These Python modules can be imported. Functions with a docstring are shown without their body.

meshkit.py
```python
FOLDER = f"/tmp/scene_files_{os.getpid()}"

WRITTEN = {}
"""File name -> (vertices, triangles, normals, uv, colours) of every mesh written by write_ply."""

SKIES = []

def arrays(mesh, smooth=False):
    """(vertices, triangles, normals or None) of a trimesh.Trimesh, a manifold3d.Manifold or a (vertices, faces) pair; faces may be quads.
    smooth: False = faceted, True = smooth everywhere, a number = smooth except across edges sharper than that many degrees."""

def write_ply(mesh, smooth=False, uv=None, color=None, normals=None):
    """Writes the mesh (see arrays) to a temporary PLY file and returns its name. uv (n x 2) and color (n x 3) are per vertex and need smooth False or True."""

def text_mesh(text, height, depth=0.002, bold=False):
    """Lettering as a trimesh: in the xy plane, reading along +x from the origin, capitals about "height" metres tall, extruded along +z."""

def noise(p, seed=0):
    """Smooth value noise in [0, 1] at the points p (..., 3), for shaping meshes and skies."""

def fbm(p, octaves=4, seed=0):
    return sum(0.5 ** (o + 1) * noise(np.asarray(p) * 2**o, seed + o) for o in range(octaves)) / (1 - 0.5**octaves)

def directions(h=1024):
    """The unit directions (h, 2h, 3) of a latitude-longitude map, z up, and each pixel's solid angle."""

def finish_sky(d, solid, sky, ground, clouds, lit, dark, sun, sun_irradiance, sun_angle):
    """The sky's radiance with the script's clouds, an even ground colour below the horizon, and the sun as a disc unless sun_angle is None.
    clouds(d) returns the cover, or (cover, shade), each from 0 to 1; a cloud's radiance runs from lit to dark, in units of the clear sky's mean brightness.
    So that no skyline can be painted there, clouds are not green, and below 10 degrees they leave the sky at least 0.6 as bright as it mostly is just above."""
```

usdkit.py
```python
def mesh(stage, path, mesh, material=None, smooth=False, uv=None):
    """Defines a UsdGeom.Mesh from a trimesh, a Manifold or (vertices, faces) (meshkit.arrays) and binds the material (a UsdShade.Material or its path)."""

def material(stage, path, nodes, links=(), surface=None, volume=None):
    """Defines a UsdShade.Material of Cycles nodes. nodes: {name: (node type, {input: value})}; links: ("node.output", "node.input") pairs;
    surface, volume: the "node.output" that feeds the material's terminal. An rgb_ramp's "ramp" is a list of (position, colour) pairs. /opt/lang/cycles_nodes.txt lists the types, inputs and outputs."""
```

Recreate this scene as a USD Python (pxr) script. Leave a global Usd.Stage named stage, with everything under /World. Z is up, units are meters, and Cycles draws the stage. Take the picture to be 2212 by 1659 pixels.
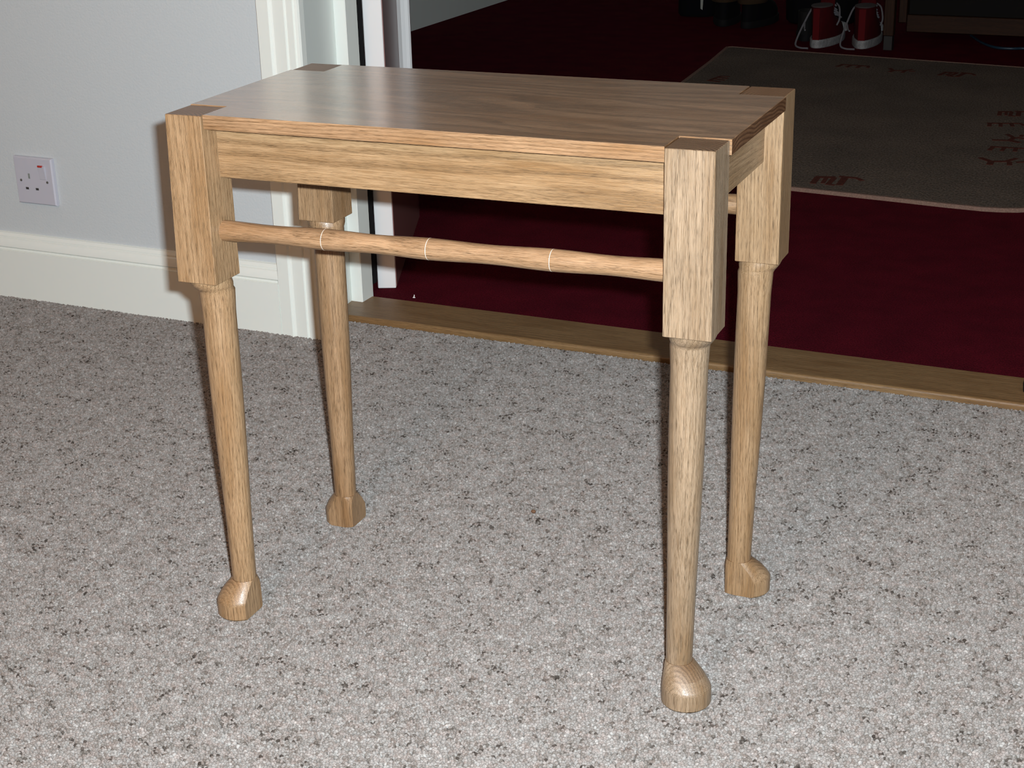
import math, random
import numpy as np
import trimesh
import manifold3d as m3
from shapely.geometry import Polygon
from pxr import Usd, UsdGeom, UsdLux, UsdShade, Gf, Sdf, Vt
import usdkit

rng = np.random.default_rng(7)
random.seed(7)

stage = Usd.Stage.CreateInMemory()
UsdGeom.SetStageUpAxis(stage, UsdGeom.Tokens.z)
UsdGeom.SetStageMetersPerUnit(stage, 1.0)
world = UsdGeom.Xform.Define(stage, '/World')
stage.SetDefaultPrim(world.GetPrim())
UsdGeom.Scope.Define(stage, '/World/Looks')

# ------------------------------------------------------------------ camera, lights, exposure
CAM = np.array([0.7149855, -1.4723465, 0.90971236])
RIGHT = np.array([0.9093021, 0.41547774, -0.02340836])
UP = np.array([-0.1313605, 0.33995744, 0.93122143])
FWD = np.array([-0.39485962, 0.84368666, -0.36370138])

cam = UsdGeom.Camera.Define(stage, '/World/camera')
cam.CreateHorizontalApertureAttr(36.0)
cam.CreateVerticalApertureAttr(27.0)
cam.CreateFocalLengthAttr(55.665)
cam.CreateClippingRangeAttr(Gf.Vec2f(0.02, 60))
cam.CreateExposureAttr(0.0)


def frame(prim, pos):
    m = np.eye(4)
    m[0, :3], m[1, :3], m[2, :3], m[3, :3] = RIGHT, UP, -FWD, pos
    UsdGeom.Xformable(prim).AddTransformOp().Set(Gf.Matrix4d(m.tolist()))


frame(cam, CAM)
# the camera's flash tube, just right of and above the lens
flash = UsdLux.RectLight.Define(stage, '/World/camera_flash')
flash.CreateWidthAttr(0.020)
flash.CreateHeightAttr(0.013)
flash.CreateIntensityAttr(80000.0)
flash.CreateColorAttr(Gf.Vec3f(0.93, 1.0, 1.04))
frame(flash, CAM + 0.030 * RIGHT + 0.027 * UP)
LAMP_STRENGTH = 13.0          # unseen warm globe lamp, out of view, set to warm the shadows
LAMP_COLOUR = (1.0, 0.44, 0.15)

# ------------------------------------------------------------------ materials
LOOK = '/World/Looks/'


def plain(name, color, rough=0.6, spec=0.5, bump=None, vary=None, metallic=0.0):
    """Painted or plain surface; bump = (scale, distance); vary = (scale, amount): soft tone variation."""
    n = {'tc': ('texture_coordinate', {}), 'p': ('principled_bsdf', {'base_color': color, 'roughness': rough, 'specular_ior_level': spec, 'metallic': metallic})}
    l = []
    if bump:
        n['bn'] = ('noise_texture', {'scale': bump[0], 'detail': 3.0})
        n['b'] = ('bump', {'strength': 0.6, 'distance': bump[1]})
        l += [('tc.object', 'bn.vector'), ('bn.fac', 'b.height'), ('b.normal', 'p.normal')]
    if vary:
        n['vn'] = ('noise_texture', {'scale': vary[0], 'detail': 4.0, 'roughness': 0.6})
        c = np.array(color)
        n['vr'] = ('rgb_ramp', {'ramp': [(0.3, tuple(c * (1 - vary[1]))), (0.7, tuple(np.minimum(c * (1 + vary[1]), 1)))]})
        l += [('tc.object', 'vn.vector'), ('vn.fac', 'vr.fac'), ('vr.color', 'p.base_color')]
    return usdkit.material(stage, LOOK + name, n, l, surface='p.BSDF')


def oak(name, axis, pith=(0.05, 0.03), tone=(0.40, 0.245, 0.108), rings=420.0, seed=0.0, rough=0.36, contrast=1.0, spec=0.5, ring_c=0.62, coat=0.0):
    """Oak: growth rings round a pith line that runs along `axis`, dark pores drawn out along the grain, broad tone drift."""
    order = {'x': ('y', 'z', 'x'), 'y': ('x', 'z', 'y'), 'z': ('x', 'y', 'z')}[axis]
    t = np.array(tone)
    dark = t * (1 - 0.42 * contrast) * np.array([1, .94, .86])
    lite = t * (1 + 0.16 * contrast)
    n = {
        'tc': ('texture_coordinate', {}),
        'sp': ('separate_xyz', {}),
        'v': ('combine_xyz', {}),
        'off': ('vector_math', {'math_type': 'add', 'vector2': (seed * 1.7, seed * 2.3, seed * 3.1)}),
        # slow warp so the rings wander
        'wm': ('mapping', {'scale': (9, 9, 2.2)}),
        'wn': ('noise_texture', {'scale': 1.0, 'detail': 2.0}),
        'ws': ('vector_math', {'math_type': 'subtract', 'vector2': (0.5, 0.5, 0.5)}),
        'wk': ('vector_math', {'math_type': 'scale', 'scale': 0.030}),
        'wa': ('vector_math', {'math_type': 'add'}),
        'rs': ('vector_math', {'math_type': 'subtract', 'vector2': (pith[0], pith[1], 0)}),
        'rf': ('vector_math', {'math_type': 'multiply', 'vector2': (1, 1, 0)}),
        'rl': ('vector_math', {'math_type': 'length'}),
        'rq': ('math', {'math_type': 'multiply', 'value2': rings}),
        'rfr': ('math', {'math_type': 'fraction'}),
        'rr': ('rgb_ramp', {'ramp': [(0.0, (0, 0, 0)), (0.12, (1, 1, 1)), (0.30, (1, 1, 1)), (0.62, (.1, .1, .1)), (1.0, (0, 0, 0))]}),
        # pores
        'pm': ('mapping', {'scale': (2100, 2100, 80)}),
        'pn': ('noise_texture', {'scale': 1.0, 'detail': 2.0, 'roughness': 0.55}),
        'pr': ('rgb_ramp', {'ramp': [(0.385, (1, 1, 1)), (0.485, (0, 0, 0))]}),
        # fine fibre streaks, light
        'fm': ('mapping', {'scale': (1250, 1250, 26)}),
        'fn': ('noise_texture', {'scale': 1.0, 'detail': 3.0, 'roughness': 0.6}),
        'fr': ('rgb_ramp', {'ramp': [(0.33, (0.72, 0.66, 0.58)), (0.5, (1, 1, 1)), (0.67, (1.22, 1.25, 1.3))]}),
        # broad drift
        'dm': ('mapping', {'scale': (42, 42, 5.5)}),
        'dn': ('noise_texture', {'scale': 1.0, 'detail': 3.0}),
        'dr': ('rgb_ramp', {'ramp': [(0.32, tuple(t * np.array([.79, .71, .60]))), (0.52, tuple(t)), (0.72, tuple(lite))]}),
        'k1': ('math', {'math_type': 'multiply'}),
        'k2': ('math', {'math_type': 'multiply'}),
        'k3': ('math', {'math_type': 'multiply_add', 'value2': 0.55, 'value3': 0.42}),
        'm1': ('mix', {'mix_type': 'mix', 'color2': tuple(dark * 0.92)}),
        'm2': ('mix', {'mix_type': 'mix', 'color2': tuple(dark * 0.68)}),
        'm3': ('mix', {'mix_type': 'multiply', 'fac': 0.9}),
        'gn': ('geometry', {}),
        'gs': ('separate_xyz', {}),
        'ga': ('math', {'math_type': 'absolute'}),
        'ge': ('map_range', {'range_type': 'smoothstep', 'from_min': 0.55, 'from_max': 0.95, 'clamp': True}),
        'gk': ('math', {'math_type': 'multiply_add', 'value2': 0.85, 'value3': ring_c * 0.42}),
        'gd': ('mix', {'mix_type': 'mix', 'color1': (1, 1, 1), 'color2': (0.70, 0.60, 0.54)}),
        'm4': ('mix', {'mix_type': 'multiply', 'fac': 1.0}),
        'bp': ('bump', {'strength': 0.25, 'distance': 0.0004, 'invert': True}),
        'p': ('principled_bsdf', {'roughness': rough, 'specular_ior_level': spec, 'coat_weight': coat, 'coat_roughness': 0.19}),
    }
    a, b, c = order
    l = [('tc.object', 'sp.vector'), (f'sp.{a}', 'v.x'), (f'sp.{b}', 'v.y'), (f'sp.{c}', 'v.z'), ('v.vector', 'off.vector1'),
         ('off.vector', 'wm.vector'), ('wm.vector', 'wn.vector'), ('wn.color', 'ws.vector1'), ('ws.vector', 'wk.vector1'), ('wk.vector', 'wa.vector1'), ('v.vector', 'wa.vector2'),
         ('wa.vector', 'rs.vector1'), ('rs.vector', 'rf.vector1'), ('rf.vector', 'rl.vector1'), ('rl.value', 'rq.value1'), ('rq.value', 'rfr.value1'), ('rfr.value', 'rr.fac'),
         ('off.vector', 'pm.vector'), ('pm.vector', 'pn.vector'), ('pn.fac', 'pr.fac'),
         ('off.vector', 'fm.vector'), ('fm.vector', 'fn.vector'), ('fn.fac', 'fr.fac'),
         ('off.vector', 'dm.vector'), ('dm.vector', 'dn.vector'), ('dn.fac', 'dr.fac'),
         ('rr.color', 'k1.value1'), ('gn.true_normal', 'gs.vector'), (f'gs.{c}', 'ga.value1'), ('ga.value', 'ge.value'), ('ge.result', 'gk.value1'), ('gk.value', 'k1.value2'), ('ge.result', 'gd.fac'), ('k1.value', 'm1.fac'), ('dr.color', 'm1.color1'),
         ('rr.color', 'k3.value1'), ('pr.color', 'k2.value1'), ('k3.value', 'k2.value2'),
         ('m1.color', 'm2.color1'), ('k2.value', 'm2.fac'), ('m2.color', 'm3.color1'), ('fr.color', 'm3.color2'),
         ('m3.color', 'm4.color1'), ('gd.color', 'm4.color2'), ('m4.color', 'p.base_color'), ('pr.color', 'bp.height'), ('bp.normal', 'p.normal')]
    return usdkit.material(stage, LOOK + name, n, l, surface='p.BSDF')


M = {}
M['wall'] = plain('wall_paint', (0.52, 0.572, 0.598), 0.75, 0.3, bump=(260, 0.0006))
M['white'] = plain('white_gloss_paint', (0.75, 0.80, 0.765), 0.32, 0.5, bump=(90, 0.0003))
M['door_face'] = plain('brown_door_face', (0.24, 0.115, 0.105), 0.30, 0.5)
M['door'] = plain('door_paint', (0.76, 0.775, 0.78), 0.30, 0.5, bump=(70, 0.0002))
M['unseen_beige'] = plain('unseen_wall_beige', (0.34, 0.29, 0.235), 0.8, 0.2)  # for the unseen walls: darker and warmer, to dim and tint bounced flash
M['hall_wall'] = plain('hall_wall_paint', (0.60, 0.60, 0.58), 0.8, 0.2)
M['ceiling'] = plain('ceiling_paint', (0.75, 0.75, 0.73), 0.9, 0.2)
M['plastic'] = plain('white_plastic', (0.48, 0.49, 0.56), 0.28, 0.5)
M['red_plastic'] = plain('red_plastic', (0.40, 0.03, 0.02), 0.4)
M['slot'] = plain('dark_slot', (0.03, 0.03, 0.03), 0.7)
M['slot_shutter'] = plain('grey_shutter', (0.20, 0.23, 0.22), 0.5)
M['screw'] = plain('screw_steel', (0.30, 0.31, 0.30), 0.35, metallic=0.8)
M['rubber'] = plain('black_rubber', (0.006, 0.006, 0.007), 0.8, 0.2)
M['glow'] = usdkit.material(stage, LOOK + 'unseen_lamp_glow', {'e': ('emission', {'color': LAMP_COLOUR, 'strength': LAMP_STRENGTH})}, [], surface='e.emission')
M['cord'] = plain('white_cord', (0.7, 0.7, 0.68), 0.5)
M['top'] = oak('oak_tabletop', 'x', pith=(-0.03, -0.075), rings=260, seed=1.3, tone=(0.33, 0.202, 0.110), rough=0.20, contrast=1.0, spec=1.0, ring_c=1.1, coat=1.0)
M['apron_front'] = oak('oak_apron_front', 'x', pith=(-0.19, 0.515), rings=120, seed=2.1, tone=(0.298, 0.191, 0.100), contrast=0.95, ring_c=1.25)
M['apron_side'] = oak('oak_apron_side', 'y', pith=(0.20, 0.35), rings=160, seed=4.4, tone=(0.30, 0.202, 0.115))
M['rail'] = oak('oak_stretcher', 'x', pith=(-0.10, 0.43), rings=230, seed=5.2, tone=(0.305, 0.188, 0.103), contrast=1.0)
for i, (pth, sd, tn) in enumerate([((-.02, -.05), 6.1, (0.318, 0.206, 0.112)), ((-.008, -.036), 7.7, (0.262, 0.190, 0.123)), ((.05, -.03), 8.3, (0.305, 0.199, 0.110)), ((.02, -.06), 9.9, (0.31, 0.196, 0.107))]):
    M[f'leg{i}'] = oak(f'oak_leg_{"abcd"[i]}', 'z', pith=pth, rings=265, seed=sd, tone=tn, spec=0.6, rough=.36)
M['scribe'] = plain('pale_scribed_ring', (0.62, 0.55, 0.47), 0.6)
M['threshold'] = oak('oak_threshold', 'x', pith=(0.5, -0.2), rings=140, seed=3.3, tone=(0.225, 0.134, 0.058), rough=0.42, contrast=.7)
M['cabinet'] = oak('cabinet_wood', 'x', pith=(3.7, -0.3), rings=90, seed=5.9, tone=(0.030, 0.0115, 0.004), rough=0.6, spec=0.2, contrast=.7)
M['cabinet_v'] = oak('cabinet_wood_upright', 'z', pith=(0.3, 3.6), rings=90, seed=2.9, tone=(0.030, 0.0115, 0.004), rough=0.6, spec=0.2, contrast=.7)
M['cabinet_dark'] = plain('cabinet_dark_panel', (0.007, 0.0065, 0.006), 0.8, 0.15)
M['foot_dark'] = plain('dark_foot', (0.007, 0.006, 0.0055), 0.6)
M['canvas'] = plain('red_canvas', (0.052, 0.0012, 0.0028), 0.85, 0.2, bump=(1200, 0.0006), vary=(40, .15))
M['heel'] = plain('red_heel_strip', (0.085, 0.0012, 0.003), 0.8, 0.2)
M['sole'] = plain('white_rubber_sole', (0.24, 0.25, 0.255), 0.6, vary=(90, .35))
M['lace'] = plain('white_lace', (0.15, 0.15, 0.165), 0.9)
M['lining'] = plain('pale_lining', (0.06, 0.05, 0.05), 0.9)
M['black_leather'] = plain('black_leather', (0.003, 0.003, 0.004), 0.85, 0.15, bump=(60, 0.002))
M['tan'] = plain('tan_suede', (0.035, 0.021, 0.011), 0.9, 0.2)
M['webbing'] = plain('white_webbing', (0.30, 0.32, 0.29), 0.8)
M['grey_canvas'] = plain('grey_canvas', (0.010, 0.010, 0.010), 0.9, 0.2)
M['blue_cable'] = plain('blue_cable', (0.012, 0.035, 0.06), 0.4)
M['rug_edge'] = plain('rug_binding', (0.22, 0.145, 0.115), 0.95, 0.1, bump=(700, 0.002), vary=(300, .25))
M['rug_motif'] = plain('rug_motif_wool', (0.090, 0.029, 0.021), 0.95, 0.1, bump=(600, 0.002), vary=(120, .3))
M['crumb'] = plain('brown_crumb', (0.12, 0.06, 0.03), 0.8)
M['lint'] = plain('white_lint', (0.8, 0.8, 0.8), 0.9)
M['nylon'] = plain('black_nylon', (0.003, 0.003, 0.004), 0.9, 0.12, bump=(40, 0.004))


def rug_mat():
    n = {'tc': ('texture_coordinate', {}), 'mp': ('mapping', {'scale': (210, 120, 1)}), 'w': ('noise_texture', {'scale': 1.0, 'detail': 2.0}),
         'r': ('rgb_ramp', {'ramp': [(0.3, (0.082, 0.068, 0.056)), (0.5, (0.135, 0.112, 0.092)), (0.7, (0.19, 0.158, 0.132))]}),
         'l': ('noise_texture', {'scale': 5.0, 'detail': 3.0}), 'lr': ('rgb_ramp', {'ramp': [(0.35, (.86, .86, .86)), (0.65, (1.1, 1.08, 1.06))]}),
         'm': ('mix', {'mix_type': 'multiply', 'fac': 1.0}),
         'b': ('bump', {'strength': 0.7, 'distance': 0.004}), 'p': ('principled_bsdf', {'roughness': 0.95, 'specular_ior_level': 0.1})}
    return usdkit.material(stage, LOOK + 'rug_weave', n, [('tc.object', 'mp.vector'), ('mp.vector', 'w.vector'), ('w.fac', 'r.fac'), ('tc.object', 'l.vector'), ('l.fac', 'lr.fac'),
                           ('r.color', 'm.color1'), ('lr.color', 'm.color2'), ('m.color', 'p.base_color'), ('w.fac', 'b.height'), ('b.normal', 'p.normal')], surface='p.BSDF')


M['rug'] = rug_mat()


def red_carpet():
    n = {'tc': ('texture_coordinate', {}), 'f': ('noise_texture', {'scale': 330.0, 'detail': 2.0, 'roughness': .7}),
         'r': ('rgb_ramp', {'ramp': [(0.28, (0.040, 0.0026, 0.0057)), (0.5, (0.080, 0.0045, 0.0115)), (0.72, (0.125, 0.0075, 0.0165))]}),
         'l': ('noise_texture', {'scale': 14.0, 'detail': 3.0}), 'lr': ('rgb_ramp', {'ramp': [(0.3, (.82, .85, .85)), (0.7, (1.15, 1.1, 1.1))]}),
         'm': ('mix', {'mix_type': 'multiply', 'fac': 1.0}),
         'b': ('bump', {'strength': 0.9, 'distance': 0.006}), 'p': ('principled_bsdf', {'roughness': 1.0, 'specular_ior_level': 0.05})}
    return usdkit.material(stage, LOOK + 'red_carpet', n, [('tc.object', 'f.vector'), ('f.fac', 'r.fac'), ('tc.object', 'l.vector'), ('l.fac', 'lr.fac'), ('r.color', 'm.color1'), ('lr.color', 'm.color2'),
                           ('m.color', 'p.base_color'), ('f.fac', 'b.height'), ('b.normal', 'p.normal')], surface='p.BSDF')


M['red_carpet'] = red_carpet()


def pile_mat():
    """Heathered loop pile: every loop its own shade, with clusters of darker and warmer loops."""
    n = {'g': ('geometry', {}), 'at': ('attribute', {'attribute': 'shade'}),
         'cl': ('noise_texture', {'scale': 34.0, 'detail': 3.0, 'roughness': .6}),
         'cw': ('noise_texture', {'scale': 95.0, 'detail': 2.0, 'roughness': .6}),
         'k': ('math', {'math_type': 'multiply_add', 'value2': 0.72, 'value3': 0.0}),
         'a': ('math', {'math_type': 'multiply_add', 'value2': 0.80, 'value3': -0.26}),
         'r': ('rgb_ramp', {'ramp': [(0.0, (0.032, 0.026, 0.022)), (0.09, (0.060, 0.051, 0.045)), (0.17, (0.150, 0.135, 0.122)), (0.30, (0.195, 0.179, 0.167)), (0.55, (0.240, 0.226, 0.215)), (0.80, (0.274, 0.263, 0.253)), (1.0, (0.385, 0.375, 0.363))]}),
         'tr': ('rgb_ramp', {'ramp': [(0.34, (1.05, .985, .965)), (0.5, (1, 1, 1)), (0.66, (.98, 1.005, 1.01))]}),
         'm': ('mix', {'mix_type': 'multiply', 'fac': 1.0}),
         'p': ('principled_bsdf', {'roughness': 0.9, 'specular_ior_level': 0.15})}
    l = [('g.position', 'cl.vector'), ('g.position', 'cw.vector'), ('at.fac', 'k.value1'), ('cl.fac', 'a.value1'), ('a.value', 'k.value3'), ('k.value', 'r.fac'), ('cw.fac', 'tr.fac'),
         ('r.color', 'm.color1'), ('tr.color', 'm.color2'), ('m.color', 'p.base_color')]
    return usdkit.material(stage, LOOK + 'carpet_loops', n, l, surface='p.BSDF')


M['pile'] = pile_mat()
M['backing'] = plain('carpet_backing', (0.10, 0.088, 0.08), 0.95, 0.1)

# ------------------------------------------------------------------ scene helpers
used = {}


def numbered(parent, name):
    k = (str(parent), name)
    used[k] = used.get(k, -1) + 1
    return name if used[k] == 0 else f'{name}_{used[k]:03d}'


def tag(prim, label=None, cat=None, group=None, kind=None):
    p = prim.GetPrim() if hasattr(prim, 'GetPrim') else prim
    for k, v in (('label', label), ('category', cat), ('group', group), ('kind', kind)):
        if v:
            p.SetCustomDataByKey(k, v)
    return prim


def path_of(parent):
    return '/World' if parent is None else str(parent.GetPath())


def thing(name, label, cat, loc=(0, 0, 0), rotz=0.0, group=None, kind=None):
    x = UsdGeom.Xform.Define(stage, '/World/' + numbered('/World', name))
    x.AddTranslateOp().Set(Gf.Vec3d(*map(float, loc)))
    if rotz:
        x.AddRotateZOp().Set(float(rotz))
    return tag(x, label, cat, group, kind)


def obj(name, mesh, mat, parent=None, smooth=False, loc=None, label=None, kind=None):
    pp = path_of(parent)
    m = usdkit.mesh(stage, pp + '/' + numbered(pp, name), mesh, M[mat], smooth=smooth)
    if loc is not None:
        m.AddTranslateOp().Set(Gf.Vec3d(*map(float, loc)))
    return tag(m, label, kind=kind)


def struct(name, mesh, mat, label, parent=None, smooth=False):
    m = obj(name, mesh, mat, parent, smooth)
    return tag(m, label, kind='structure') if parent is None else m


def hull(points):
    return m3.Manifold.hull_points(np.asarray(points, np.float64).tolist())


def box(x0, x1, y0, y1, z0, z1, c=0.0):
    """Box with chamfered edges."""
    if c <= 0:
        return hull([(x, y, z) for x in (x0, x1) for y in (y0, y1) for z in (z0, z1)])
    pts = []
    for x, sx in ((x0, 1), (x1, -1)):
        for y, sy in ((y0, 1), (y1, -1)):
            for z, sz in ((z0, 1), (z1, -1)):
                pts += [(x, y + sy * c, z + sz * c), (x + sx * c, y, z + sz * c), (x + sx * c, y + sy * c, z)]
    return hull(pts)


def union(ms):
    return m3.Manifold.batch_boolean(list(ms), m3.OpType.Add)


def ring(cx, cy, r, z, n=48):
    t = np.linspace(0, 2 * np.pi, n, endpoint=False)
    return np.stack([cx + r * np.cos(t), cy + r * np.sin(t), np.full(n, z)], 1)


def loft(sections):
    """Closed mesh through rings of equal point count (list of n x 3), capped with fans."""
    n = len(sections[0])
    v = [np.asarray(s) for s in sections]
    f = []
    for k in range(len(v) - 1):
        for i in range(n):
            j = (i + 1) % n
            a, b, c, d = k * n + i, k * n + j, (k + 1) * n + j, (k + 1) * n + i
            f += [(a, b, c), (a, c, d)]
    V = np.vstack(v + [v[0].mean(0)[None], v[-1].mean(0)[None]])
    m = len(V) - 2
    for i in range(n):
        j = (i + 1) % n
        f += [(m, j, i), (m + 1, (len(v) - 1) * n + i, (len(v) - 1) * n + j)]
    return trimesh.Trimesh(V, np.array(f), process=False)


def tube(pts, r, n=8, sub=6):
    """Round tube through points (Catmull-Rom)."""
    P = np.asarray(pts, float)
    Q = np.vstack([2 * P[0] - P[1], P, 2 * P[-1] - P[-2]])
    out = []
    for i in range(1, len(Q) - 2):
        for t in np.linspace(0, 1, sub, endpoint=False):
            a, b, c, d = Q[i - 1], Q[i], Q[i + 1], Q[i + 2]
            out.append(0.5 * (2 * b + (c - a) * t + (2 * a - 5 * b + 4 * c - d) * t * t + (3 * b - a - 3 * c + d) * t ** 3))
    out.append(P[-1])
    out = np.array(out)
    T = np.gradient(out, axis=0)
    T /= np.linalg.norm(T, axis=1, keepdims=True) + 1e-12
    ref = np.array([0.13, 0.21, 0.97])
    secs = []
    ang = np.linspace(0, 2 * np.pi, n, endpoint=False)
    for p, t in zip(out, T):
        u = np.cross(t, ref)
        if np.linalg.norm(u) < 1e-3:
            u = np.cross(t, [1, 0, 0])
        u /= np.linalg.norm(u)
        w = np.cross(t, u)
        secs.append(p + r * (np.outer(np.cos(ang), u) + np.outer(np.sin(ang), w)))
    return loft(secs)


def extrude(poly, h):
    return trimesh.creation.extrude_polygon(Polygon(poly), h)


def profile_x(yz, x0, x1):
    """(y, z) outline swept along x."""
    m = extrude(yz, x1 - x0)
    v = np.array(m.vertices)
    return trimesh.Trimesh(np.stack([x0 + v[:, 2], v[:, 0], v[:, 1]], 1), m.faces, process=False)


def profile_z(xy, z0, z1):
    m = extrude(xy, z1 - z0)
    m.apply_translation((0, 0, z0))
    return m


def profile_y(xz, y0, y1):
    m = extrude(xz, y1 - y0)
    v = np.array(m.vertices)
    return trimesh.Trimesh(np.stack([v[:, 0], y1 - v[:, 2], v[:, 1]], 1), m.faces, process=False)


# ------------------------------------------------------------------ the setting: rooms, floor, wall, door frame
WY = 0.728                    # near face of the wall with the doorway
WB = 0.905                    # its far face
XL = -0.713                   # left reveal of the doorway, at the stop
XA = -0.666                   # right edge of the left architrave
XR = 0.98                     # right reveal, outside the picture
CZ = 2.40

fl = UsdGeom.Xform.Define(stage, '/World/floor')
tag(fl, 'light grey flecked loop pile carpet under the oak table', kind='structure')
obj('backing', box(-2.7, 2.7, -3.2, 0.88, -0.12, -0.0045), 'backing', fl)
# loops: one tile of pile, set down many times
TILE, NL = 0.30, 98
pit = TILE / NL
P0 = trimesh.creation.icosphere(1, 1.0)
keep = P0.vertices[P0.faces].mean(1)[:, 2] > -0.35
vv, ff = P0.vertices, P0.faces[keep]
idx = np.unique(ff)
remap = -np.ones(len(vv), int)
remap[idx] = np.arange(len(idx))
vv, ff = vv[idx], remap[ff]
V, Fc, SHD = [], [], []
for i in range(NL):
    for j in range(NL):
        cx, cy = (i + 0.5 * (j % 2) + 0.25 + rng.uniform(-.42, .42)) * pit, (j + 0.5 + rng.uniform(-.40, .40)) * pit
        s = np.array([rng.uniform(.66, .95) * pit, rng.uniform(.42, .58) * pit, rng.uniform(.0022, .0040)])
        th = rng.normal(0.42, .40)
        p = vv * s
        p = np.stack([p[:, 0] * math.cos(th) - p[:, 1] * math.sin(th), p[:, 0] * math.sin(th) + p[:, 1] * math.cos(th), p[:, 2]], 1)
        Fc.append(ff + len(V) * len(vv))
        V.append(p + [cx, cy, -0.0035])
        SHD.append(np.full(len(vv), rng.uniform(), np.float32))
pi = UsdGeom.PointInstancer.Define(stage, '/World/floor/pile')
tag(pi, 'short looped grey pile', kind='stuff')
lm = usdkit.mesh(stage, '/World/floor/pile/loops', (np.vstack(V), np.vstack(Fc)), M['pile'], smooth=True)
UsdGeom.PrimvarsAPI(lm).CreatePrimvar('shade', Sdf.ValueTypeNames.FloatArray, 'vertex').Set(Vt.FloatArray.FromNumpy(np.concatenate(SHD)))
pos, ori = [], []
for i in range(15):
    for j in range(11):
        x0, y0 = -2.25 + i * TILE, 0.815 - (j + 1) * TILE
        q = int(rng.integers(0, 2))
        pos.append((x0 + TILE * q, y0 + TILE * q, 0))
        ori.append(Gf.Quath(0, 0, 0, 1) if q else Gf.Quath(1, 0, 0, 0))
pi.CreatePositionsAttr(Vt.Vec3fArray([Gf.Vec3f(*map(float, p)) for p in pos]))
pi.CreateOrientationsAttr(Vt.QuathArray(ori))
pi.CreateProtoIndicesAttr(Vt.IntArray([0] * len(pos)))
pi.CreatePrototypesRel().SetTargets(['/World/floor/pile/loops'])

struct('floor', box(-2.7, 2.7, 0.88, 6.2, -0.12, 0.0), 'red_carpet', 'dark red cut pile carpet of the room beyond the doorway')

wl = profile_y([(-2.7, -0.1), (XL - .011, -0.1), (XL - .011, 2.05), (XR + .011, 2.05), (XR + .011, -0.1), (2.7, -0.1), (2.7, CZ), (-2.7, CZ)], WY, WB)
struct('wall_back', wl, 'wall', 'pale blue-grey wall with the wide doorway and the power socket')
struct('wall_left', box(-2.75, -2.65, -3.2, WY, -0.1, CZ), 'unseen_beige', 'unseen side wall of the carpeted room, beige to warm the bounced light')
struct('wall_right', box(2.65, 2.75, -3.2, WY, -0.1, CZ), 'unseen_beige', 'unseen wall opposite the side wall, beige to warm the bounced light')
struct('wall_front', box(-2.7, 2.7, -3.3, -3.15, -0.1, CZ), 'unseen_beige', 'unseen wall behind the camera, beige to warm the bounced light')
struct('ceiling', box(-2.7, 2.7, -3.2, WB, CZ, CZ + .1), 'ceiling', 'white ceiling of the carpeted room')
struct('wall_left', box(-2.75, -2.14, WB, 6.3, -0.1, CZ), 'hall_wall', 'off-white side wall of the dark room with a tall skirting')
struct('wall_back', box(-2.7, 2.7, 6.1, 6.3, -0.1, CZ), 'hall_wall', 'far wall of the dark room')
struct('wall_right', box(2.65, 2.75, WB, 6.3, -0.1, CZ), 'hall_wall', 'right wall of the dark room')
struct('ceiling', box(-2.7, 2.7, WB, 6.3, CZ, CZ + .1), 'ceiling', 'ceiling of the dark room')

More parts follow.
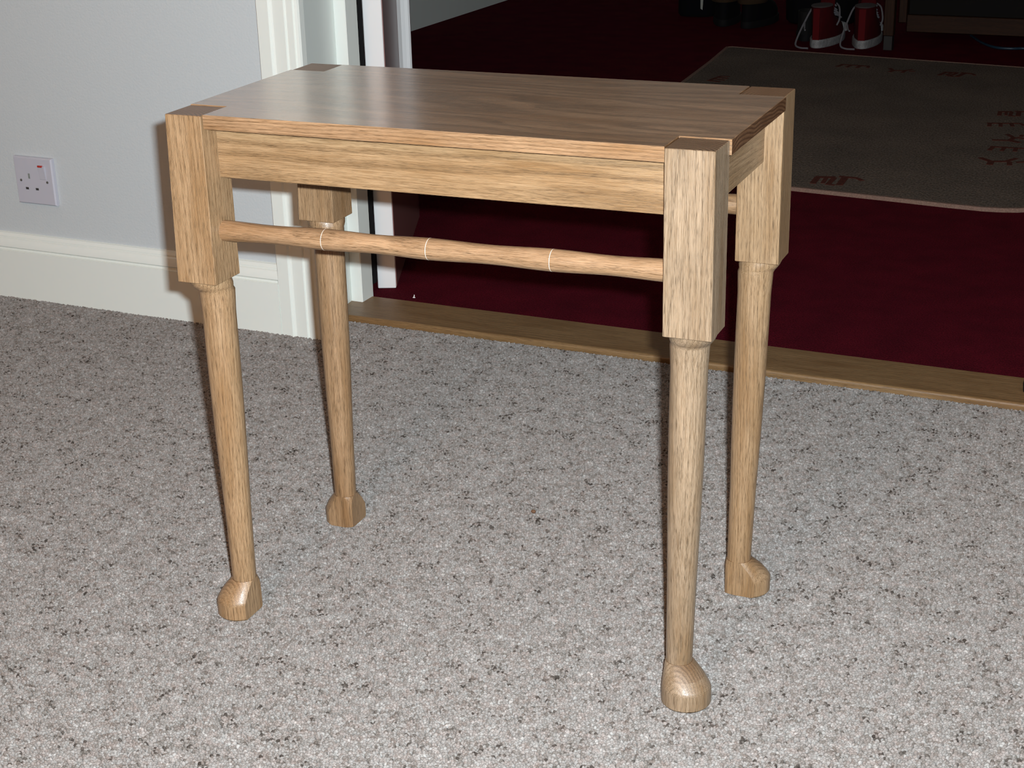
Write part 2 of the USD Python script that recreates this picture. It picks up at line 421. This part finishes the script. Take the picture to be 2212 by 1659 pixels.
SK = [(WY, -.01), (WY - .017, -.01), (WY - .017, .090), (WY - .0125, .0915), (WY - .0125, .0945), (WY - .0155, .0975), (WY - .0145, .104), (WY - .011, .111), (WY - .008, .113), (WY - .008, .116), (WY - .0045, .121), (WY, .1225)]
struct('baseboard_back', profile_x(SK, -2.65, XA - .080), 'white', 'white moulded skirting board under the power socket', smooth=20)
struct('baseboard_back', profile_x(SK, XR + .030, 2.65), 'white', 'white moulded skirting board right of the doorway', smooth=20)
SL = [(-2.14, 0), (-2.118, 0), (-2.118, .13), (-2.126, .15), (-2.14, .158)]
struct('baseboard_left', profile_y(SL, WB + .02, 6.1), 'white', 'white skirting board along the dark room side wall', smooth=20)

# architrave round the doorway, (x, y) outline of the left one
AR = [(XA - .081, WY), (XA - .081, WY - .014), (XA - .079, WY - .016), (XA - .060, WY - .0165), (XA - .0575, WY - .0205), (XA - .0545, WY - .0205), (XA - .052, WY - .0165), (XA - .049, WY - .0155),
      (XA - .0275, WY - .017), (XA - .0255, WY - .0138), (XA - .0235, WY - .0138), (XA - .0215, WY - .017), (XA - .0105, WY - .0175), (XA - .0085, WY - .0145), (XA - .0065, WY - .0175), (XA - .002, WY - .0165), (XA, WY - .013), (XA, WY)]
struct('trim_1', profile_z(AR, -.012, 2.04), 'white', 'white moulded architrave left of the doorway', smooth=20)
ARr = [(XL + XR - x, y) for x, y in AR][::-1]
struct('trim_2', profile_z(ARr, -.012, 2.04), 'white', 'white moulded architrave right of the doorway', smooth=20)
struct('trim_3', profile_x([(WY, 2.04), (WY - .017, 2.04), (WY - .017, 2.095), (WY, 2.10)], XA - .081, XR + .034), 'white', 'white head architrave over the doorway')

# lining of the doorway: jamb boards with a stop
fr = thing('trim_4', 'white painted door lining with a square stop', None, kind='structure')
JB = [(XL - .012, WY - .002), (XA - .003, WY - .002), (XA - .004, WY + .002), (XL + .016, .765), (XL + .001, .895), (XL, WB + .038), (XL - .012, WB + .038)]
obj('jamb', profile_z(JB, -.005, 2.05), 'white', fr)
obj('jamb', profile_z([(XL + XR - x, y) for x, y in JB][::-1], -.005, 2.05), 'white', fr)
obj('head', box(XL - .012, XR + .012, WY - .004, WB + .030, 2.038, 2.05, .001), 'white', fr)
obj('gap_shade_strip', box(XL - .012, XL + .011, 0.944, 0.976, .02, 2.03, .001), 'rubber', fr, label='black strip standing in for the shade in the gap behind the stop')  # dark strip added so the gap beside the door looks shaded
obj('stop', box(XL, XL + .024, 0.896, 0.937, .002, 2.038, .0015), 'white', fr)
obj('stop', box(XR - .024, XR, 0.896, 0.937, .002, 2.038, .0015), 'white', fr)

# oak strip across the doorway, rounded front edge
yn, yf, zt = .822, .933, .0070
TH = [(yf, -.02), (yf, zt - .001), (yf - .001, zt)] + [(yn + .005 - .005 * math.sin(a), zt - .005 + .005 * math.cos(a)) for a in np.linspace(0, math.pi / 2, 7)] + [(yn, -.02)]
th = obj('threshold', profile_x([(y, z) for y, z in TH], XL - .002, XR + .002), 'threshold', smooth=25)
tag(th, 'oak threshold strip between the grey carpet and the red carpet', 'threshold')

# ------------------------------------------------------------------ door leaf, open into the dark room
dv = np.array([-.386, .922])
dr = thing('door_1', 'white door leaf standing open into the dark room, edge towards the table', None, loc=(-.6805, 1.007, 0), rotz=math.degrees(math.atan2(dv[1], dv[0])), kind='structure')
# local: +x along the leaf away from the hinge, +y to the hidden side, face at y = 0
DL = 0.50
obj('leaf', box(0, DL, 0, .034, .001, 2.02, .0012), 'door', dr)
obj('face_panel', box(.004, DL - .004, -.0012, .001, .004, 2.015, .0003), 'door_face', dr, label='dark brown sheet over the door face')  # thin dark brown sheet covering the visible side of the leaf
UB = .272
bead = [(UB - .034, .0005), (UB - .028, -.003), (UB - .020, -.007), (UB - .014, -.014), (UB - .010, -.020), (UB - .006, -.023), (UB - .001, -.023), (UB, -.021), (UB, .0005)]
low = [(x, y) for x, y in bead]
high = [(x, y * .55) for x, y in bead]
strip = loft([[(x, y, z) for x, y in sec][::-1] for sec, z in ((low, .20), (low, 2.0))])
obj('cover_strip', strip, 'door', dr, label='white moulded strip standing up the door face')
for z in (.80, 1.8):
    obj('hinge', union([box(-.002, .0, .004, .031, z - .05, z + .05, .0), m3.Manifold.cylinder(.10, .005, .005, 16).translate((-.004, .034, z - .05))]), 'screw', dr)

# ------------------------------------------------------------------ power socket on the wall
sk = thing('power_socket', 'white single power socket with a rocker switch on the grey wall', 'socket', loc=(-1.258, WY, 0.227))
W2 = .0435
plate = hull([(x * s, y, z * s) for x in (-1, 1) for z in (-1, 1) for s, y in ((W2, -.0005), (W2, -.0065), (W2 - .0022, -.009))])
obj('plate', plate, 'plastic', sk)
obj('switch', hull([(x, y, z) for x in (.014, .028) for y, z in ((-.0085, .030), (-.0085, .004), (-.0125, .029), (-.0100, .005))]), 'plastic', sk)
swp = path_of(sk) + '/switch'
sw = stage.GetPrimAtPath(swp)
obj('indicator', box(.0145, .0245, -.0134, -.0105, .0275, .0308, .0003), 'red_plastic', sw, label='red mark on the switch')
obj('earth_slot', box(-.0128, -.0088, -.0093, -.007, .004, .0135), 'slot_shutter', sk)
obj('pin_slot', box(-.0215, -.0150, -.0093, -.007, -.0165, -.0125), 'slot', sk)
obj('pin_slot', box(.0012, .0077, -.0093, -.007, -.0165, -.0125), 'slot', sk)
for sx in (-1, 1):
    s_ = m3.Manifold.cylinder(.0018, .0026, .0022, 20).rotate((90, 0, 0)).translate((sx * .030, -.0082, 0.0))
    obj('screw', s_, 'screw', sk, smooth=30)

# ------------------------------------------------------------------ the oak side table
A, LX, LY, H, HB = .0475, .5858, .3039, .5866, .180
tb = thing('side_table', 'small oak side table with turned legs and pad feet on the grey carpet', 'table', rotz=1.85)
TT = .0142
# top with its corners cut out round the leg tops
nx, ny = LX / 2 - A - .0009, LY / 2 - A - .0009
ex, ey = LX / 2 + .0018, LY / 2 - .0030
exl = LX / 2 - .0045
nxl = nx
plan = [(-nxl, -ey), (nx, -ey), (nx, -ny), (ex, -ny), (ex, ny), (nx, ny), (nx, ey), (-nxl, ey), (-nxl, ny), (-exl, ny), (-exl, -ny), (-nxl, -ny)]


def bevelled_plate(plan, z0, z1, c):
    P = Polygon(plan)
    Q = P.buffer(-c, join_style=2)
    n = len(plan)
    a = np.array(P.exterior.coords[:-1])
    b = np.array(Q.exterior.coords[:-1])
    # match corner order
    b = np.array([b[np.argmin(((b - p) ** 2).sum(1))] for p in a])
    if not P.exterior.is_ccw:
        a, b = a[::-1], b[::-1]
    cap = trimesh.creation.triangulate_polygon(Polygon(b), engine='earcut')
    rings_ = [np.c_[b, np.full(n, z0)], np.c_[a, np.full(n, z0 + c)], np.c_[a, np.full(n, z1 - c)], np.c_[b, np.full(n, z1)]]
    V = np.vstack(rings_)
    f = []
    for k in range(3):
        for i in range(n):
            j = (i + 1) % n
            f += [(k * n + i, k * n + j, (k + 1) * n + j), (k * n + i, (k + 1) * n + j, (k + 1) * n + i)]
    cv, cf = cap
    map_ = [int(np.argmin(((b - p) ** 2).sum(1))) for p in cv]
    for t in cf:
        t = [map_[i] for i in t]
        ar = np.cross(b[t[1]] - b[t[0]], b[t[2]] - b[t[0]])
        if ar < 0:
            t = t[::-1]
        f.append([3 * n + i for i in t])
        f.append([i for i in t[::-1]])
    return V, np.array(f)


obj('tabletop', bevelled_plate(plan, H - TT, H + .0008, .0006), 'top', tb)
# aprons
AZ0, AZ1 = H - .0695, H - TT - .0002
ya, xa = LY / 2 - .027, LX / 2 - .0195
obj('apron', box(-LX / 2 + A - .004, LX / 2 - A + .004, -ya, -ya + .018, AZ0, AZ1, .0008), 'apron_front', tb)
obj('apron', box(-LX / 2 + A - .004, LX / 2 - A + .004, ya - .018, ya, AZ0, AZ1, .0008), 'apron_front', tb)
obj('apron', box(xa - .018, xa, -LY / 2 + A - .004, LY / 2 - A + .004, AZ0, AZ1, .0008), 'apron_side', tb)
obj('apron', box(-xa, -xa + .018, -LY / 2 + A - .004, LY / 2 - A + .004, AZ0, AZ1, .0008), 'apron_side', tb)


def make_leg(name, sx, sy, mat, ankle_shift, foot_shift, o_ank):
    """Square block, round collar, tapered turning set off towards the inside, pad foot with two flat inner faces. Local origin on the leg's axis at the floor."""
    cx, cy = sx * (LX / 2 - A / 2), sy * (LY / 2 - A / 2)
    ix, iy = -sx, -sy
    h = A / 2
    tx = .005 if sx < 0 else 0.0
    c = .0006
    pts = []
    for z, inset, tp in ((H - HB, c, 0), (H - HB + c, 0, 0), (H - .0006, 0, tx), (H, c, tx)):
        for px in (-1, 1):
            for py in (-1, 1):
                X, Y = px * (h - inset), py * (h - inset)
                if px == sx:
                    X -= sx * tp
                pts += [(X - px * c, Y, z), (X, Y - py * c, z)]
    block = hull(pts)
    Z0 = H - HB
    secs = []
    # collar: bead under the block, then a small cove
    for z, r in ((Z0 + .003, h * .955), (Z0 - .0025, h * .955), (Z0 - .0064, h * .93), (Z0 - .0095, h * .875), (Z0 - .0112, h * .83)):
        k = np.clip((Z0 - z) / .0112, 0, 1)
        secs.append(ring(ix * .0035 * k, iy * .0035 * k, r, z))
    zt_, zb_ = Z0 - .0145, .040
    o_t, r_t, r_b = .0050, .0182, .0137
    for t in np.linspace(0, 1, 16):
        z = zt_ + (zb_ - zt_) * t
        r = r_t + (r_b - r_t) * t + .0011 * math.sin(math.pi * min(t * 1.35, 1.0)) + .0012 * math.exp(-t * 40)
        o = o_t + (o_ank - o_t) * t
        secs.append(ring(ix * o + ankle_shift[0] * t, iy * o + ankle_shift[1] * t, r, z))
    post = loft(secs[::-1])
    pm = m3.Manifold(m3.Mesh(np.asarray(post.vertices, np.float32), np.asarray(post.faces, np.uint32)))
    leg = union([block, pm])
    lg = obj('leg', leg, mat, tb, smooth=28, loc=(cx, cy, 0))
    # foot
    fx, fy = foot_shift
    ax, ay = ix * o_ank + ankle_shift[0], iy * o_ank + ankle_shift[1]
    rp = .0259
    flx, fly = ix * (ax - fx) + .0136, iy * (ay - fy) + .0136        # flat inner faces, flush with the ankle
    pts = np.vstack([ring(fx, fy, rp - .0016, 0, 56), ring(fx, fy, rp, .0022, 56), ring(fx, fy, rp, .0185, 56),
                     ring(fx + .10 * (ax - fx), fy + .10 * (ay - fy), rp * .945, .0225, 56),
                     ring(fx + .36 * (ax - fx), fy + .36 * (ay - fy), rp * .825, .0305, 56), ring(fx + .75 * (ax - fx), fy + .75 * (ay - fy), rp * .66, .0385, 56), ring(ax, ay, .0146, .0428, 56),
                     [(fx + ix * (flx - p), fy + iy * (fly - q), z) for z in (0.001, .0365) for p, q in ((0, .0045), (.0045, 0), (.0014, .0014))]])
    foot = hull(pts)
    big = .1
    foot = foot ^ box(*((fx - big, fx + flx) if ix > 0 else (fx - flx, fx + big)), *((fy - big, fy + fly) if iy > 0 else (fy - fly, fy + big)), -.01, .1)
    obj('foot', foot, mat, lg, smooth=24)
    return lg


make_leg('leg', -1, -1, 'leg0', (-.0030, 0), (-.0010, 0), .0068)
make_leg('leg', 1, -1, 'leg1', (-.0028, 0), (-.0008, 0), .0088)
make_leg('leg', 1, 1, 'leg2', (-.0040, 0), (-.0030, 0), .0085)
make_leg('leg', -1, 1, 'leg3', (-.0022, 0), (.0005, 0), .0085)

# turned stretchers with scribed rings
RZS = (.4602, .4638)


def stretcher(yc):
    x0, x1 = -LX / 2 + A - .003, LX / 2 - A + .003
    n = 90
    us = np.linspace(0, 1, n)
    nodes = [0.0, .250, .488, .754, 1.0]
    secs = []
    for u in us:
        k = max(i for i in range(4) if u >= nodes[i] - 1e-9)
        t = (u - nodes[k]) / (nodes[k + 1] - nodes[k])
        r = .0112 - .0014 * math.sin(math.pi * t) ** 2
        x = x0 + (x1 - x0) * u
        z = RZS[0] + (RZS[1] - RZS[0]) * u
        a = np.linspace(0, 2 * np.pi, 32, endpoint=False)
        secs.append(np.stack([np.full(32, x), yc + r * np.cos(a), z + r * np.sin(a)], 1))
    s = obj('stretcher', loft(secs), 'rail', tb, smooth=40)
    for u in nodes[1:4]:
        x, z = x0 + (x1 - x0) * u, RZS[0] + (RZS[1] - RZS[0]) * u
        a = np.linspace(0, 2 * np.pi, 32, endpoint=False)
        rr = [np.stack([np.full(32, x + dx), yc + r * np.cos(a), z + r * np.sin(a)], 1) for dx, r in ((-.0006, .0109), (-.0003, .01127), (.0003, .01127), (.0006, .0109))]
        obj('scribed_ring', loft(rr), 'scribe', s, smooth=40, label='pale line scribed round the stretcher')


stretcher(-LY / 2 + A / 2 + .002)
stretcher(LY / 2 - A / 2 - .002)

# ------------------------------------------------------------------ rug on the red carpet
rg = thing('rug', 'beige woven rug with dark red motifs lying on the red carpet', 'rug')
near = [(-.752, 1.985), (-.45, 1.972), (-.178, 1.956), (.05, 1.938), (.16, 1.926), (.25, 1.921), (.30, 1.928), (.345, 1.950), (.372, 1.99)]
right = [(.368, 2.25), (.335, 2.9), (.285, 3.58)]
far = [(.270, 3.612), (.095, 3.634), (-.40, 3.690), (-.870, 3.745)]
left = [(-.888, 3.752), (-.893, 3.735), (-.862, 3.45), (-.836, 3.143), (-.79, 2.55)]
outline = Polygon(near + right + far + left).buffer(0)
dense = Polygon(np.array([outline.exterior.interpolate(t, normalized=True).coords[0] for t in np.linspace(0, 1, 160, endpoint=False)]))
inner = dense.buffer(-.013)
obj('field', trimesh.creation.extrude_polygon(inner, .0075), 'rug', rg)
edge = []
co = np.array(dense.buffer(-.0065).exterior.coords[:-1])
sec = []
nn = len(co)
for i in range(nn):
    t = co[(i + 1) % nn] - co[i - 1]
    t /= np.linalg.norm(t)
    nrm = np.array([-t[1], t[0]])
    s = [(-.0065, 0), (-.0065, .0055), (-.0040, .0085), (.0040, .0085), (.0065, .0055), (.0065, 0)]
    sec.append([[co[i][0] + nrm[0] * a, co[i][1] + nrm[1] * a, b] for a, b in s])
sec = np.array(sec)
k = sec.shape[1]
f = []
for i in range(nn):
    i2 = (i + 1) % nn
    for a in range(k):
        b = (a + 1) % k
        f += [(i * k + a, i2 * k + a, i2 * k + b), (i * k + a, i2 * k + b, i * k + b)]
em = trimesh.Trimesh(sec.reshape(-1, 3), np.array(f), process=False)
if em.volume < 0:
    em.invert()
obj('border', em, 'rug_edge', rg, smooth=40, label='pale brown bound edge')


def stroke(pts, w):
    from shapely.geometry import LineString
    return LineString(pts).buffer(w / 2, cap_style=2, join_style=2)


def motif(cx, cy, ang, variant, sc=1.0):
    """Small woven beast-like sign: back line, slanted legs, neck."""
    from shapely.ops import unary_union
    S = {0: [([(-.055, .016), (-.010, .020)], .016), ([(-.050, .016), (-.056, -.046)], .014), ([(-.030, .016), (-.034, -.040)], .010), ([(-.012, .018), (-.022, -.052)], .012),
             ([(-.002, .030), (.040, .022)], .013), ([(.012, .026), (.004, -.050)], .016), ([(.040, .020), (.052, .000)], .011), ([(-.020, -.046), (-.006, -.052)], .010)],
         1: [([(-.055, .030), (-.030, -.010)], .014), ([(-.030, -.010), (-.036, -.045)], .016), ([(-.028, -.008), (.012, -.002)], .013), ([(.008, .000), (.034, .034)], .012), ([(.014, -.006), (.012, -.044)], .013), ([(.030, -.010), (.052, -.002)], .011)],
         2: [([(-.050, .014), (.046, .010)], .012), ([(-.042, .012), (-.050, -.030)], .012), ([(-.012, .012), (-.018, -.032)], .011), ([(.018, .012), (.016, -.030)], .012), ([(.044, .012), (.050, -.020)], .010)]}[variant]
    P = unary_union([stroke(p, w) for p, w in S])
    m = [trimesh.creation.extrude_polygon(g, .0012) for g in getattr(P, 'geoms', [P])]
    m = trimesh.util.concatenate(m)
    m.apply_scale((sc, sc, 1))
    m.apply_transform(trimesh.transformations.rotation_matrix(ang, (0, 0, 1)))
    m.apply_translation((cx, cy, .0072))
    obj('motif', m, 'rug_motif', rg)


for args in [(-.098, 2.062, .16, 0, 1.0), (.222, 2.365, .2, 1, .95), (.215, 2.50, .1, 2, .9), (.205, 2.62, 1.2, 1, .9), (.165, 2.78, .3, 2, .9), (.17, 2.93, .2, 0, .8), (-.40, 3.50, -.05, 2, .95), (-.245, 3.465, -.05, 1, .8), (-.07, 3.455, -.1, 0, .9), (-.74, 3.17, 1.45, 2, .9)]:
    motif(*args)

# ------------------------------------------------------------------ red high-top shoes
def outline_at(yh, yt, w, z, n=40, sq=2.4, toe=.82):
    t = np.linspace(0, 2 * np.pi, n, endpoint=False)
    cx = np.sign(np.cos(t)) * np.abs(np.cos(t)) ** (2 / sq) * w / 2
    s = np.sin(t)
    y = (yh + yt) / 2 + (yt - yh) / 2 * np.sign(s) * np.abs(s) ** (2 / sq)
    k = (y - yh) / (yt - yh)
    cx = cx * (.80 + .28 * np.sin(np.pi * np.clip(k * 1.15 - .1, 0, 1)) * toe)
    zz = np.full(n, z)
    return np.stack([cx, y, zz], 1)


def high_top(loc, rot, label, side):
    """Heel at the local origin, toe along +y."""
    s = thing('high_top_shoe', label, 'shoe', loc=loc, rotz=rot, group=None)
    sole = loft([outline_at(-.006, .274, .088, 0), outline_at(-.009, .278, .093, .004), outline_at(-.009, .278, .093, .024), outline_at(-.006, .275, .089, .0275)])
    obj('sole', sole, 'sole', s, smooth=35, label='white rubber sole')
    L = [(.0, .266, .082, .026), (.0, .262, .082, .040), (.001, .246, .080, .056), (.002, .205, .077, .074), (.004, .158, .072, .088), (.005, .126, .069, .104), (.003, .116, .068, .120), (.000, .110, .068, .134)]
    up = [outline_at(a, b, w, z, sq=2.2) for a, b, w, z in L]
    # hollow collar: go back down inside
    up += [outline_at(.005, .104, .060, .1335), outline_at(.007, .104, .058, .095)]
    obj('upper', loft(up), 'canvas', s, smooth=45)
    lin = loft([outline_at(.0015, .108, .065, .1320), outline_at(-.0005, .1105, .069, .1342), outline_at(.001, .1085, .066, .1366)])
    obj('collar', lin, 'lining', s, smooth=40, label='grey edging round the collar')
    # heel strip
    hs = hull([(x, y, z) for x, y in ((-.011, -.0005), (.011, -.0005), (-.011, -.0035), (.011, -.0035)) for z in (.026, .130)])
    obj('heel_strip', hs, 'heel', s)
    # toe cap, tongue
    cap = loft([outline_at(.205, .274, .079, .026), outline_at(.207, .271, .076, .042), outline_at(.214, .262, .060, .052), outline_at(.225, .252, .03, .056)])
    obj('toe_cap', cap, 'sole', s, smooth=40, label='white toe cap')
    tg = loft([outline_at(.098, .122, .046, .10), outline_at(.112, .126, .050, .138), outline_at(.121, .132, .044, .152)])
    obj('tongue', tg, 'canvas', s, smooth=40)
    # laces: crossings on the instep and loose hanging loops
    ls = []
    for k, (y, z) in enumerate([(.196, .082), (.176, .092), (.157, .103), (.140, .115), (.130, .130)]):
        ls.append(tube([(-.028, y - .004, z - .006), (-.012, y + .003, z + .001), (.012, y + .003, z + .001), (.028, y - .004, z - .006)], .0032, 6, 3))
    a = side
    ls.append(tube([(a * .028, .128, .128), (a * .046, .100, .118), (a * .060, .060, .075), (a * .068, .020, .035), (a * .066, -.012, .010), (a * .045, -.030, .0035), (a * .015, -.034, .0035)], .0032, 6, 5))
    ls.append(tube([(a * .060, .060, .075), (a * .050, .030, .058), (a * .042, .010, .056)], .0028, 6, 5))
    ls.append(tube([(-a * .028, .130, .132), (-a * .045, .105, .122), (-a * .056, .075, .090), (-a * .052, .060, .070)], .0030, 6, 5))
    obj('lace', trimesh.util.concatenate(ls), 'lace', s, smooth=50, label='white loose lace')
    return s


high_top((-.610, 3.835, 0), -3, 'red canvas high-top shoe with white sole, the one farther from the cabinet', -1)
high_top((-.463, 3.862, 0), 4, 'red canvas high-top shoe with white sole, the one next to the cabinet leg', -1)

# ------------------------------------------------------------------ wooden cabinet at the top right
cb = thing('cabinet', 'brown wooden cabinet standing behind the rug, only its base in view', 'cabinet', loc=(0, 0, 0))
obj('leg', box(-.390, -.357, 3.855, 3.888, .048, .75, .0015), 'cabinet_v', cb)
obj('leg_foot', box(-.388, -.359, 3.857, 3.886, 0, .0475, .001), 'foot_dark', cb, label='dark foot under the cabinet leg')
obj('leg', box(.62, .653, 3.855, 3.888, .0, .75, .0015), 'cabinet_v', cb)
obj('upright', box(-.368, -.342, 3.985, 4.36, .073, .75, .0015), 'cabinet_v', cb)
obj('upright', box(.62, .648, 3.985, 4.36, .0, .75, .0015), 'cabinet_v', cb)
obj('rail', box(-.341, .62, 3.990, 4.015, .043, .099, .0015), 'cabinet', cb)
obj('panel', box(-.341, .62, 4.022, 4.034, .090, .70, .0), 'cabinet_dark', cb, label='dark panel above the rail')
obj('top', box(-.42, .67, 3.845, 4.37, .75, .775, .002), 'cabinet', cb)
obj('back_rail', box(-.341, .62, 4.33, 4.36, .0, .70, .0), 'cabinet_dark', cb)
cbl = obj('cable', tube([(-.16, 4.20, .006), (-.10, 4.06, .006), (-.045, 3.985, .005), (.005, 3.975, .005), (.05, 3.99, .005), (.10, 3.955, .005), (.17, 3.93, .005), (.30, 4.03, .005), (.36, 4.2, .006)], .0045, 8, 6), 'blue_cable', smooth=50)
tag(cbl, 'thin dark blue cable on the red carpet under the cabinet rail', 'cable')

# ------------------------------------------------------------------ dark footwear and bag beside the red shoes
def boot(loc, rot, label, group):
    s = thing('ankle_boot', label, 'boot', loc=loc, rotz=rot, group=group)
    obj('sole', loft([outline_at(0, .285, .094, 0), outline_at(-.003, .288, .098, .004), outline_at(-.003, .288, .098, .022), outline_at(0, .285, .094, .025)]), 'rubber', s, smooth=35)
    L = [(.0, .28, .088, .024), (.0, .275, .09, .045), (.002, .25, .086, .068), (.006, .18, .080, .092), (.006, .128, .076, .100)]
    obj('upper', loft([outline_at(a, b, w, z) for a, b, w, z in L]), 'black_leather', s, smooth=45)
    c = loft([outline_at(.004, .126, .074, .092), outline_at(-.012, .138, .100, .0885), outline_at(-.014, .142, .106, .100), outline_at(-.006, .134, .094, .135), outline_at(.006, .120, .072, .140), outline_at(.010, .115, .062, .110)])
    obj('cuff', c, 'tan', s, smooth=45, label='tan turned-down cuff')
    return s


boot((-1.048, 4.19, 0), 10, 'black ankle boot with a tan cuff, nearer the white strap', None)
boot((-.955, 4.165, 0), -6, 'black ankle boot with a tan cuff, nearer the black bag', None)
bg = thing('holdall_bag', 'black holdall bag slumped behind the red shoes', 'bag', loc=(-.735, 4.41, 0), rotz=-3)
secs = []
for z, w, d in ((0, .26, .20), (.012, .285, .225), (.08, .29, .235), (.16, .27, .20), (.22, .22, .13), (.235, .18, .09)):
    o = outline_at(-d / 2, d / 2, w, z, n=40, sq=3.2, toe=.3)
    o[:, :2] += rng.normal(0, .0025, (40, 2))
    secs.append(o)
obj('body', loft(secs), 'nylon', bg, smooth=45)
obj('handle', tube([(-.07, -.05, .20), (-.06, -.07, .27), (0, -.075, .30), (.06, -.07, .27), (.07, -.05, .20)], .007, 8, 6), 'nylon', bg, smooth=50)
b2 = thing('tote_bag', 'dark bag at the left of the black boots with a white hanging strap', 'bag', loc=(-1.226, 4.44, 0), rotz=6)
secs = []
for z, w, d in ((0, .15, .09), (.010, .165, .105), (.10, .165, .10), (.20, .16, .08), (.26, .15, .05)):
    secs.append(outline_at(-d / 2, d / 2, w, z, n=36, sq=3.4, toe=.3))
obj('body', loft(secs), 'nylon', b2, smooth=45)
obj('strap', hull([(x, y, z) for x, y, z in ((.026, -.070, .035), (.034, -.070, .030), (.024, -.062, .26), (.045, -.062, .26), (.026, -.067, .035), (.034, -.067, .030), (.024, -.058, .26), (.045, -.058, .26))]), 'webbing', b2, label='white strap hanging down the bag')
gs = thing('trainer_shoe', 'dark grey low shoe behind the farther red shoe', 'shoe', loc=(-.680, 3.955, 0), rotz=6)
obj('sole', loft([outline_at(0, .26, .086, 0), outline_at(0, .262, .09, .018), outline_at(.002, .26, .086, .022)]), 'rubber', gs, smooth=35)
obj('upper', loft([outline_at(.002, .255, .08, .021), outline_at(.002, .245, .08, .05), outline_at(.002, .17, .074, .075), outline_at(.0, .11, .066, .098), outline_at(.006, .10, .054, .098), outline_at(.008, .10, .05, .06)]), 'grey_canvas', gs, smooth=45)

# ------------------------------------------------------------------ small things on the floor
ds = thing('door_stop', 'small black rounded door stop on the oak threshold at the right edge', 'door stop', loc=(.489, .868, .0070))
obj('body', loft([ring(0, 0, .012, 0), ring(0, 0, .0155, .004), ring(0, 0, .0165, .016), ring(0, 0, .0145, .030), ring(0, 0, .009, .036)]), 'rubber', ds, smooth=50)
cr = trimesh.creation.icosphere(1, .0032)
cr.vertices *= [1.1, .8, .8]
cr.apply_translation((-.054, .227, .0022))
tag(obj('crumb', cr, 'crumb', smooth=True), 'tiny brown crumb on the grey carpet between the table legs', 'crumb')
li = trimesh.util.concatenate([tube([(-.622, .964, .002), (-.6205, .966, .004), (-.6212, .968, .0065)], .0009, 6, 4), tube([(-.6210, .966, .002), (-.6185, .965, .0025)], .0011, 6, 3)])
tag(obj('lint', li, 'lint', smooth=50), 'tiny white scrap of lint on the red carpet beside the threshold', 'lint')

# ------------------------------------------------------------------ unseen lamp above and behind the camera, warming the shadows
lp = thing('unseen_lamp', 'unseen warm globe lamp hung out of view to warm the shadows', 'lamp', loc=(.10, -2.4, 1.80))
g = trimesh.creation.icosphere(3, .30)
obj('globe', g, 'glow', lp, smooth=True)
obj('cord', m3.Manifold.cylinder(CZ - 1.80 - .29, .004, .004, 12).translate((0, 0, .29)), 'cord', lp)
obj('rose', m3.Manifold.cylinder(.03, .045, .04, 32).translate((0, 0, CZ - 1.80 - .0305)), 'cord', lp, smooth=30)
